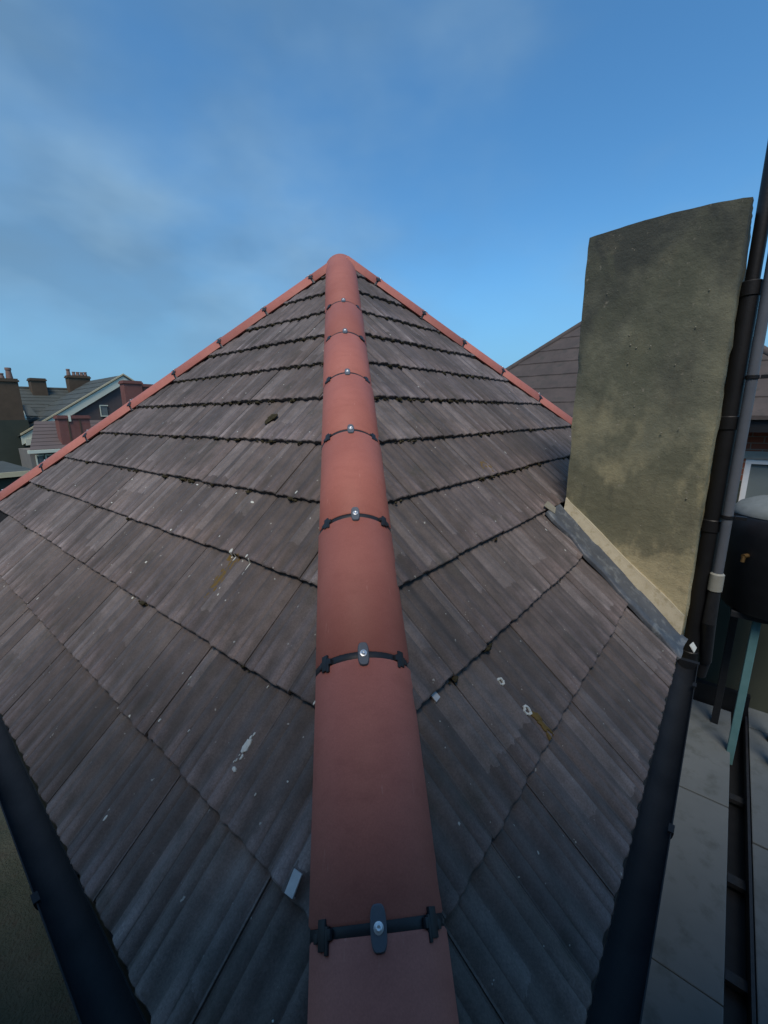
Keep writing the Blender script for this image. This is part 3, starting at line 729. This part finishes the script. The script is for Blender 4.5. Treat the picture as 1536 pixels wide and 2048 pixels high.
# ------------------------------------------------------------------ drain channel between the path and the pavement
dc = thing('drain_channel', (3, -0.58, GZ), 'narrow black drain channel running along the concrete path', 'drain')
obj('trough', boxm('trough', -3, 6.2, -0.652, -0.508, GZ + .006, GZ + .02), M['blackpipe'], dc)
bm = bmesh.new(); box(bm, -3, 6.2, -0.652, -0.632, -2.75, -2.585); obj('edge_rail', mesh_from(bm, 'edge_rail'), M['black'], dc)
for x in (1.5, 2.30, 2.95, 3.75, 4.75):
    obj('cross_bar', boxm('cross_bar', x, x + 0.07 + 0.03 * rr.random(), -0.630, -0.510, -2.73, -2.69), M['black'], dc)
obj('end_wall', boxm('end_wall', 6.25, 6.34, -0.65, 0.1, GZ + .004, -2.35), M['blackpipe'], dc)

# ------------------------------------------------------------------ water tank on a teal stand
tk = thing('water_tank', (5.55, -0.62, GZ), 'black water tank with a grey domed lid on a teal stand', 'tank')
bm = bmesh.new(); lathe(bm, 5.62, -0.60, [(0.40, -0.92), (0.43, -0.88), (0.46, -0.10), (0.465, 0.06), (0.445, 0.09)], 36); obj('barrel', mesh_from(bm, 'barrel', smooth=40), M['blackpipe'], tk)
bm = bmesh.new(); lathe(bm, 5.62, -0.60, [(0.455, 0.091), (0.455, 0.12), (0.40, 0.19), (0.28, 0.245), (0.12, 0.27), (0.03, 0.275)], 36); obj('lid', mesh_from(bm, 'lid', smooth=40), M['lid'], tk)
bm = bmesh.new(); tube(bm, (5.29, -0.34, -0.30), (5.215, -0.29, -0.30), .022, seg=12); tube(bm, (5.225, -0.297, -0.30), (5.215, -0.29, -0.36), .018, seg=12); obj('amber_dot', mesh_from(bm, 'amber_dot', smooth=40), M['amber_metal'], tk)  # added spout shape, stands in for a small amber light
bm = bmesh.new(); box(bm, 5.30, 5.94, -0.92, -0.28, -0.99, -0.921, bev=.01); obj('platform', mesh_from(bm, 'platform'), M['black'], tk)
for x, y, mm in ((5.40, -0.50, 'teal'), (5.40, -0.86, 'teal'), (5.86, -0.34, 'black'), (5.86, -0.86, 'black')):
    bm = bmesh.new(); box(bm, x - .035, x + .035, y - .035, y + .035, -2.605 if y < -.6 else -2.75, -0.991, bev=.006); obj('leg', mesh_from(bm, 'leg'), M[mm], tk)

# ------------------------------------------------------------------ the neighbouring hipped house, beyond the chimney
nb = thing('neighbour_house', (8.8, 1.48, GZ), 'brick neighbour house with a brown hipped roof, behind the chimney stack', 'house')
ex, ez, sl = 6.20, 1.05, 0.84; ya, yb = -1.15, 4.10; apx = (ya + yb) / 2; hw = (yb - ya) / 2
# front wall with a window opening
bm = bmesh.new(); wx0, wx1 = 6.46, 6.70
wy0, wy1, wz0, wz1 = -1.0, -0.205, -0.45, 0.565
box(bm, wx0, wx1, wy1, yb - .3, GZ + .004, 0.93); box(bm, wx0, wx1, ya + .02, wy0, GZ + .004, 0.93)
box(bm, wx0, wx1, wy0 + .001, wy1 - .001, GZ + .004, wz0); box(bm, wx0, wx1, wy0 + .001, wy1 - .001, wz1, 0.93)
box(bm, wx1 + .001, wx1 + 4.2, yb - .54, yb - .3, GZ + .004, 0.93); box(bm, wx1 + .001, wx1 + 4.2, ya + .02, ya + .26, GZ + .004, 0.93)
obj('wall', mesh_from(bm, 'wall'), M['brick'], nb)
bm = bmesh.new(); box(bm, 6.452, 6.4595, wy1 + .001, yb - .3, GZ + .004, 0.30); box(bm, 6.452, 6.4595, wy0, wy1 - .001, GZ + .004, wz0 - .065)
obj('plinth_render', mesh_from(bm, 'plinth_render'), M['darkwall'], nb)
win = obj('window', boxm('window', 6.50, 6.52, wy0, wy1, wz0, wz1), M['glass'], nb)
bm = bmesh.new()
for a in ((wy0, wy1, wz1 - .06, wz1), (wy0, wy1, wz0, wz0 + .06), (wy1 - .055, wy1, wz0 + .061, wz1 - .061), (wy0, wy0 + .055, wz0 + .061, wz1 - .061), (-.62, -.575, wz0 + .061, wz1 - .061)):
    box(bm, 6.470, 6.495, *a)
obj('frame', mesh_from(bm, 'frame'), M['white'], win)
obj('sill', boxm('sill', 6.42, 6.499, wy0 - .05, wy1 + .05, wz0 - .06, wz0 - .001), M['white'], win)
obj('lintel', boxm('lintel', 6.452, 6.459, wy0 - .1, wy1 + .1, wz1 + .002, wz1 + .09), M['pale'], nb)
bm = bmesh.new(); box(bm, 6.24, 6.45, ya - .02, yb - .02, 0.90, 0.925); box(bm, 6.225, 6.239, ya - .02, yb - .02, 0.88, 1.02); obj('soffit', mesh_from(bm, 'soffit'), M['blackpipe'], nb)  # boards coloured black to give the shadow under the eaves
n_c = 10; step = hw / n_c
for s in range(n_c):         # stepped tile courses on the slope that faces us and on the two side slopes
    p0, p1 = s * step - 0.01, (s + 1) * step + 0.04; p1 = min(p1, hw - .001)
    for side in range(3):
        bm = bmesh.new()
        def P(p, t, w):      # t -1..1 along the course
            half = hw - p
            if side == 0: return Vector((ex + p, apx + t * half, ez + sl * p + w))
            if side == 1: return Vector((ex + hw + t * half, yb - p, ez + sl * p + w))
            return Vector((ex + hw + t * half, ya + p, ez + sl * p + w))
        n = 26; ro = []
        for p, w in ((p0, -0.02), (p0, 0.022), (p1, 0.0)):
            ro.append([bm.verts.new(P(p, -1 + 2 * i / n, w + (0.004 * ((i * 7) % 3 - 1) if w > .01 else 0))) for i in range(n + 1)])
        for a, b_ in zip(ro, ro[1:]):
            for i in range(n): bm.faces.new((a[i], a[i + 1], b_[i + 1], b_[i]))
        obj('tile_course', mesh_from(bm, 'tile_course'), M['tile_brown'], nb)
bm = bmesh.new()
for cyy in (yb, ya):
    tube(bm, (ex, cyy, ez), (ex + hw, apx, ez + sl * hw), 0.05, seg=10)
obj('hip_ridge', mesh_from(bm, 'hip_ridge', smooth=50), M['tile_brown'], nb)

# ------------------------------------------------------------------ far houses to the left, about thirty metres off
def chimney_part(parent, x0, x1, y0, y1, z0, z1, material, pots):
    bm = bmesh.new(); box(bm, x0, x1, y0, y1, z0, z1 - .16); box(bm, x0 - .05, x1 + .05, y0 - .05, y1 + .05, z1 - .159, z1 - .07); box(bm, x0 - .01, x1 + .01, y0 - .01, y1 + .01, z1 - .069, z1)
    ch = obj('chimney', mesh_from(bm, 'chimney'), material, parent)
    for px, h, r in pots:
        bm = bmesh.new(); lathe(bm, px, (y0 + y1) / 2, [(r, z1 - .01), (r * 1.05, z1 + .05), (r * .8, z1 + h * .75), (r * 1.0, z1 + h * .8), (r * .95, z1 + h), (r * .5, z1 + h - .01)], 12)
        obj('chimney_pot', mesh_from(bm, 'chimney_pot', smooth=40), M['pot'], ch)
    return ch
def courses(parent, name, p00, p10, p01, p11, n, material, th=0.022):
    """stepped courses: p00-p10 along the eave, p01-p11 along the ridge"""
    p00, p10, p01, p11 = map(Vector, (p00, p10, p01, p11))
    nrm = (p10 - p00).cross(p01 - p00).normalized()
    if nrm.z < 0: nrm = -nrm
    for i in range(n):
        a, b_ = i / n, min((i + 1.15) / n, 1)
        bm = bmesh.new()
        l0, r0, l1, r1 = p00.lerp(p01, a), p10.lerp(p11, a), p00.lerp(p01, b_), p10.lerp(p11, b_)
        v = [bm.verts.new(q) for q in (l0 - nrm * .02, r0 - nrm * .02, r0 + nrm * th, l0 + nrm * th, l1, r1)]
        bm.faces.new((v[0], v[1], v[2], v[3])); bm.faces.new((v[3], v[2], v[5], v[4]))
        obj(name, mesh_from(bm, name), material, parent)

# A: the leftmost house, big stack with pots, pale verge
fa = thing('far_house', (2.2, 32, GZ), 'far dark house under a wide pot-topped chimney stack, at the left edge', 'house', 'far houses on the left')
obj('wall', boxm('wall', -2.2, 5.35, 30.2, 36.0, GZ + .004, 1.25), M['darkwall'], fa)
courses(fa, 'slate_course', (-2.4, 29.9, 1.25), (5.35, 29.9, 1.05), (-2.4, 33.4, 3.0), (5.75, 33.4, 3.0), 9, M['slate'])
bm = bmesh.new(); slab(bm, [(-2.4, 33.4, 2.98), (5.9, 33.4, 2.98), (5.6, 36.4, 1.2), (-2.4, 36.4, 1.2)], .06); obj('roof_back', mesh_from(bm, 'roof_back'), M['slate'], fa)
bm = bmesh.new(); prism(bm, [(5.45, 29.75, 1.05), (5.62, 29.75, 1.10), (5.95, 33.4, 3.10), (5.75, 33.4, 3.02)], (0, 0, .10)); obj('verge', mesh_from(bm, 'verge'), M['barge'], fa)
chimney_part(fa, 3.2, 5.40, 29.0, 29.7, 1.1, 3.18, M['stonebrick'], [(4.0, .30, .13), (4.45, .26, .13), (4.83, .26, .13), (5.16, .55, .14)])
bm = bmesh.new(); box(bm, 2.9, 5.5, 28.95, 29.9, GZ + .004, 1.1); obj('chimney_breast', mesh_from(bm, 'chimney_breast'), M['darkwall'], fa)

# B: the long middle roof with two stacks
fb = thing('far_house', (7.5, 34, GZ), 'far grey slate roof carrying a square brown stack with five pots', 'house', 'far houses on the left')
obj('wall', boxm('wall', 5.2, 14.0, 32.6, 38.0, GZ + .004, 0.9), M['darkwall'], fb)
courses(fb, 'slate_course', (4.6, 32.2, 0.75), (14.0, 32.2, 0.75), (6.0, 36.0, 3.12), (14.0, 36.0, 3.15), 11, M['slate'])
bm = bmesh.new(); slab(bm, [(6.0, 36.0, 3.10), (14.0, 36.0, 3.12), (14.0, 39.0, .8), (5.0, 39.0, .8)], .06); obj('roof_back', mesh_from(bm, 'roof_back'), M['slate'], fb)
bm = bmesh.new(); tube(bm, (6.0, 36.0, 3.12), (14.0, 36.0, 3.15), .09, seg=8); obj('ridge', mesh_from(bm, 'ridge'), M['slate'], fb)
chimney_part(fb, 9.28, 10.55, 35.2, 35.9, 2.4, 4.02, M['stonebrick'], [(9.42, .42, .12), (9.72, .26, .10), (9.95, .26, .11), (10.18, .26, .11), (10.40, .28, .11)])
chimney_part(fb, 7.22, 8.02, 35.2, 35.9, 2.6, 3.72, M['stonebrick'], [])
# lean-to wing on its left with a dark doorway
bm = bmesh.new(); slab(bm, [(4.45, 30.6, 1.42), (6.3, 30.6, 1.30), (6.3, 32.3, 1.95), (4.5, 32.3, 2.0)], .05); obj('lean_to_roof', mesh_from(bm, 'lean_to_roof'), M['slate'], fb)

# C: gable with cream bargeboards
fc = thing('far_house', (10.2, 29, GZ), 'far gabled house with long cream bargeboards and a purple brown front', 'house', 'far houses on the left')
g0, g1, ap_, yy = (5.05, 0.25), (15.5, 0.25), (10.38, 3.62), 29.0
bm = bmesh.new(); prism(bm, [(g0[0] + .3, yy, GZ + .004), (g1[0] - .3, yy, GZ + .004), (g1[0] - .3, yy, g1[1]), (ap_[0], yy, ap_[1] - .2), (g0[0] + .3, yy, g0[1])], (0, 5.5, 0)); obj('wall', mesh_from(bm, 'wall'), M['purple'], fc)
def board(a, b_, w, y0, d, name, material, dz=0):
    bm = bmesh.new(); a = Vector((a[0], y0, a[1] + dz)); b_ = Vector((b_[0], y0, b_[1] + dz)); prism(bm, [a, b_, b_ + Vector((0, 0, -w)), a + Vector((0, 0, -w))], (0, d, 0)); return obj(name, mesh_from(bm, name), material, fc)
board(g0, ap_, 0.44, yy - .16, .06, 'bargeboard', M['barge']); board(ap_, g1, 0.44, yy - .16, .06, 'bargeboard', M['barge'])
board(g0, ap_, 0.09, yy - .22, .10, 'verge_trim', M['cream'], .14); board(ap_, g1, 0.09, yy - .22, .10, 'verge_trim', M['cream'], .14)
courses(fc, 'slate_course', (g0[0] - .1, yy - .2, g0[1]), (g0[0] - .1, yy + 5.5, g0[1]), (ap_[0], yy - .2, ap_[1] + .06), (ap_[0], yy + 5.5, ap_[1] + .06), 10, M['slate'])
bm = bmesh.new(); slab(bm, [(ap_[0], yy - .2, ap_[1] + .05), (ap_[0], yy + 5.5, ap_[1] + .05), (g1[0], yy + 5.5, g1[1]), (g1[0], yy - .2, g1[1])], .06); obj('roof_slope', mesh_from(bm, 'roof_slope'), M['slate'], fc)
board((5.2, .12), (5.9, .18), .34, yy - .20, .3, 'eave_return', M['barge'])
for x0, x1, z0, z1 in ((8.95, 9.3, 1.3, 1.85),):
    w_ = obj('window', boxm('window', x0, x1, yy - .05, yy - .02, z0, z1), M['glass'], fc)
    bm = bmesh.new(); box(bm, x0 - .05, x1 + .05, yy - .08, yy - .051, z1, z1 + .06); box(bm, x0 - .05, x1 + .05, yy - .08, yy - .051, z0 - .06, z0); box(bm, x0 - .05, x0, yy - .08, yy - .051, z0 + .001, z1 - .001); obj('frame', mesh_from(bm, 'frame'), M['barge'], w_)

# D: the low terrace in front of the gable, purple slate roof and two red stacks
fd = thing('far_house', (8, 26, GZ), 'low far terrace with purple slate roof and two red brick stacks', 'house', 'far houses on the left')
courses(fd, 'slate_course', (4.7, 25.6, -0.30), (15, 25.6, -0.30), (5.6, 28.2, 1.02), (15, 28.2, 1.10), 8, M['purple'])
obj('wall', boxm('wall', 4.75, 15, 26.0, 28.2, GZ + .004, -0.32), M['wallrender'], fd)
bm = bmesh.new(); box(bm, 4.6, 15, 25.45, 25.62, -0.46, -0.31); obj('eave_board', mesh_from(bm, 'eave_board'), M['barge'], fd)
for x0, x1 in ((4.98, 5.20), (5.36, 5.62), (6.2, 6.7)):
    w_ = obj('window', boxm('window', x0, x1, 25.96, 25.99, -1.35, -0.62), M['glass'], fd)
    bm = bmesh.new(); box(bm, x0 - .05, x1 + .05, 25.92, 25.959, -.62, -.56); box(bm, x0 - .06, x0, 25.92, 25.959, -1.35, -.621); obj('frame', mesh_from(bm, 'frame'), M['barge'], w_)
ch = chimney_part(fd, 6.08, 7.42, 25.9, 26.5, -0.2, 1.30, M['redbrick'], [])
for x in (6.45, 6.95):
    obj('flue_joint', boxm('flue_joint', x, x + .05, 25.87, 25.905, -0.1, 1.10), M['stonebrick'], ch)
bm = bmesh.new(); box(bm, 6.5, 6.6, 25.84, 25.90, 1.0, 1.33); obj('flue_vent', mesh_from(bm, 'flue_vent'), M['barge'], ch)
chimney_part(fd, 9.28, 10.2, 25.9, 26.5, .6, 3.14, M['redbrick'], [])
chimney_part(fd, 10.35, 12.6, 26.2, 26.8, .6, 3.02, M['redbrick'], [])
# E: flat garage roof with a cream fascia
fe = thing('garage', (2.6, 20, GZ), 'low flat roofed garage with a cream fascia, by the left edge', 'garage')
obj('wall', boxm('wall', 0.4, 3.1, 18.0, 23.0, GZ + .004, -0.76), M['darkwall'], fe)
obj('fascia', boxm('fascia', 0.2, 3.3, 17.8, 17.86, -0.70, -0.54), M['cream'], fe)
obj('flat_roof', boxm('flat_roof', 0.2, 3.3, 17.862, 23.2, -0.70, -0.545), M['slate'], fe)

# ------------------------------------------------------------------ unseen house added behind the viewpoint to shade the near end of the roof
bh = thing('added_shade_house', (-2.6, -2.1, GZ), 'unseen tall house added behind the viewpoint to shade the near roof', 'house')
bx = Vector((-Fh.x, -Fh.y, 0)); cc = CAM + bx * 1.25
rot = Matrix.Translation((cc.x, cc.y, 0)) @ Matrix.Rotation(YAW, 4, 'Z')
bm = bmesh.new(); box(bm, -5.0, 0.0, -4.5, 4.5, GZ + .004, 3.10); obj('wall', mesh_from(bm, 'wall'), M['warmwall'], bh, rot)
bm = bmesh.new(); prism(bm, [(0.66, -4.7, 3.105), (-5.66, -4.7, 3.105), (-5.66, -4.7, 3.22), (-2.5, -4.7, 5.3), (0.66, -4.7, 3.22)], (0, 9.4, 0)); obj('roof', mesh_from(bm, 'roof'), M['tile_brown'], bh, rot)  # eaves pushed far forward to block sky over the near tiles

for o in bpy.data.objects:
    if '_w' in o: del o['_w']
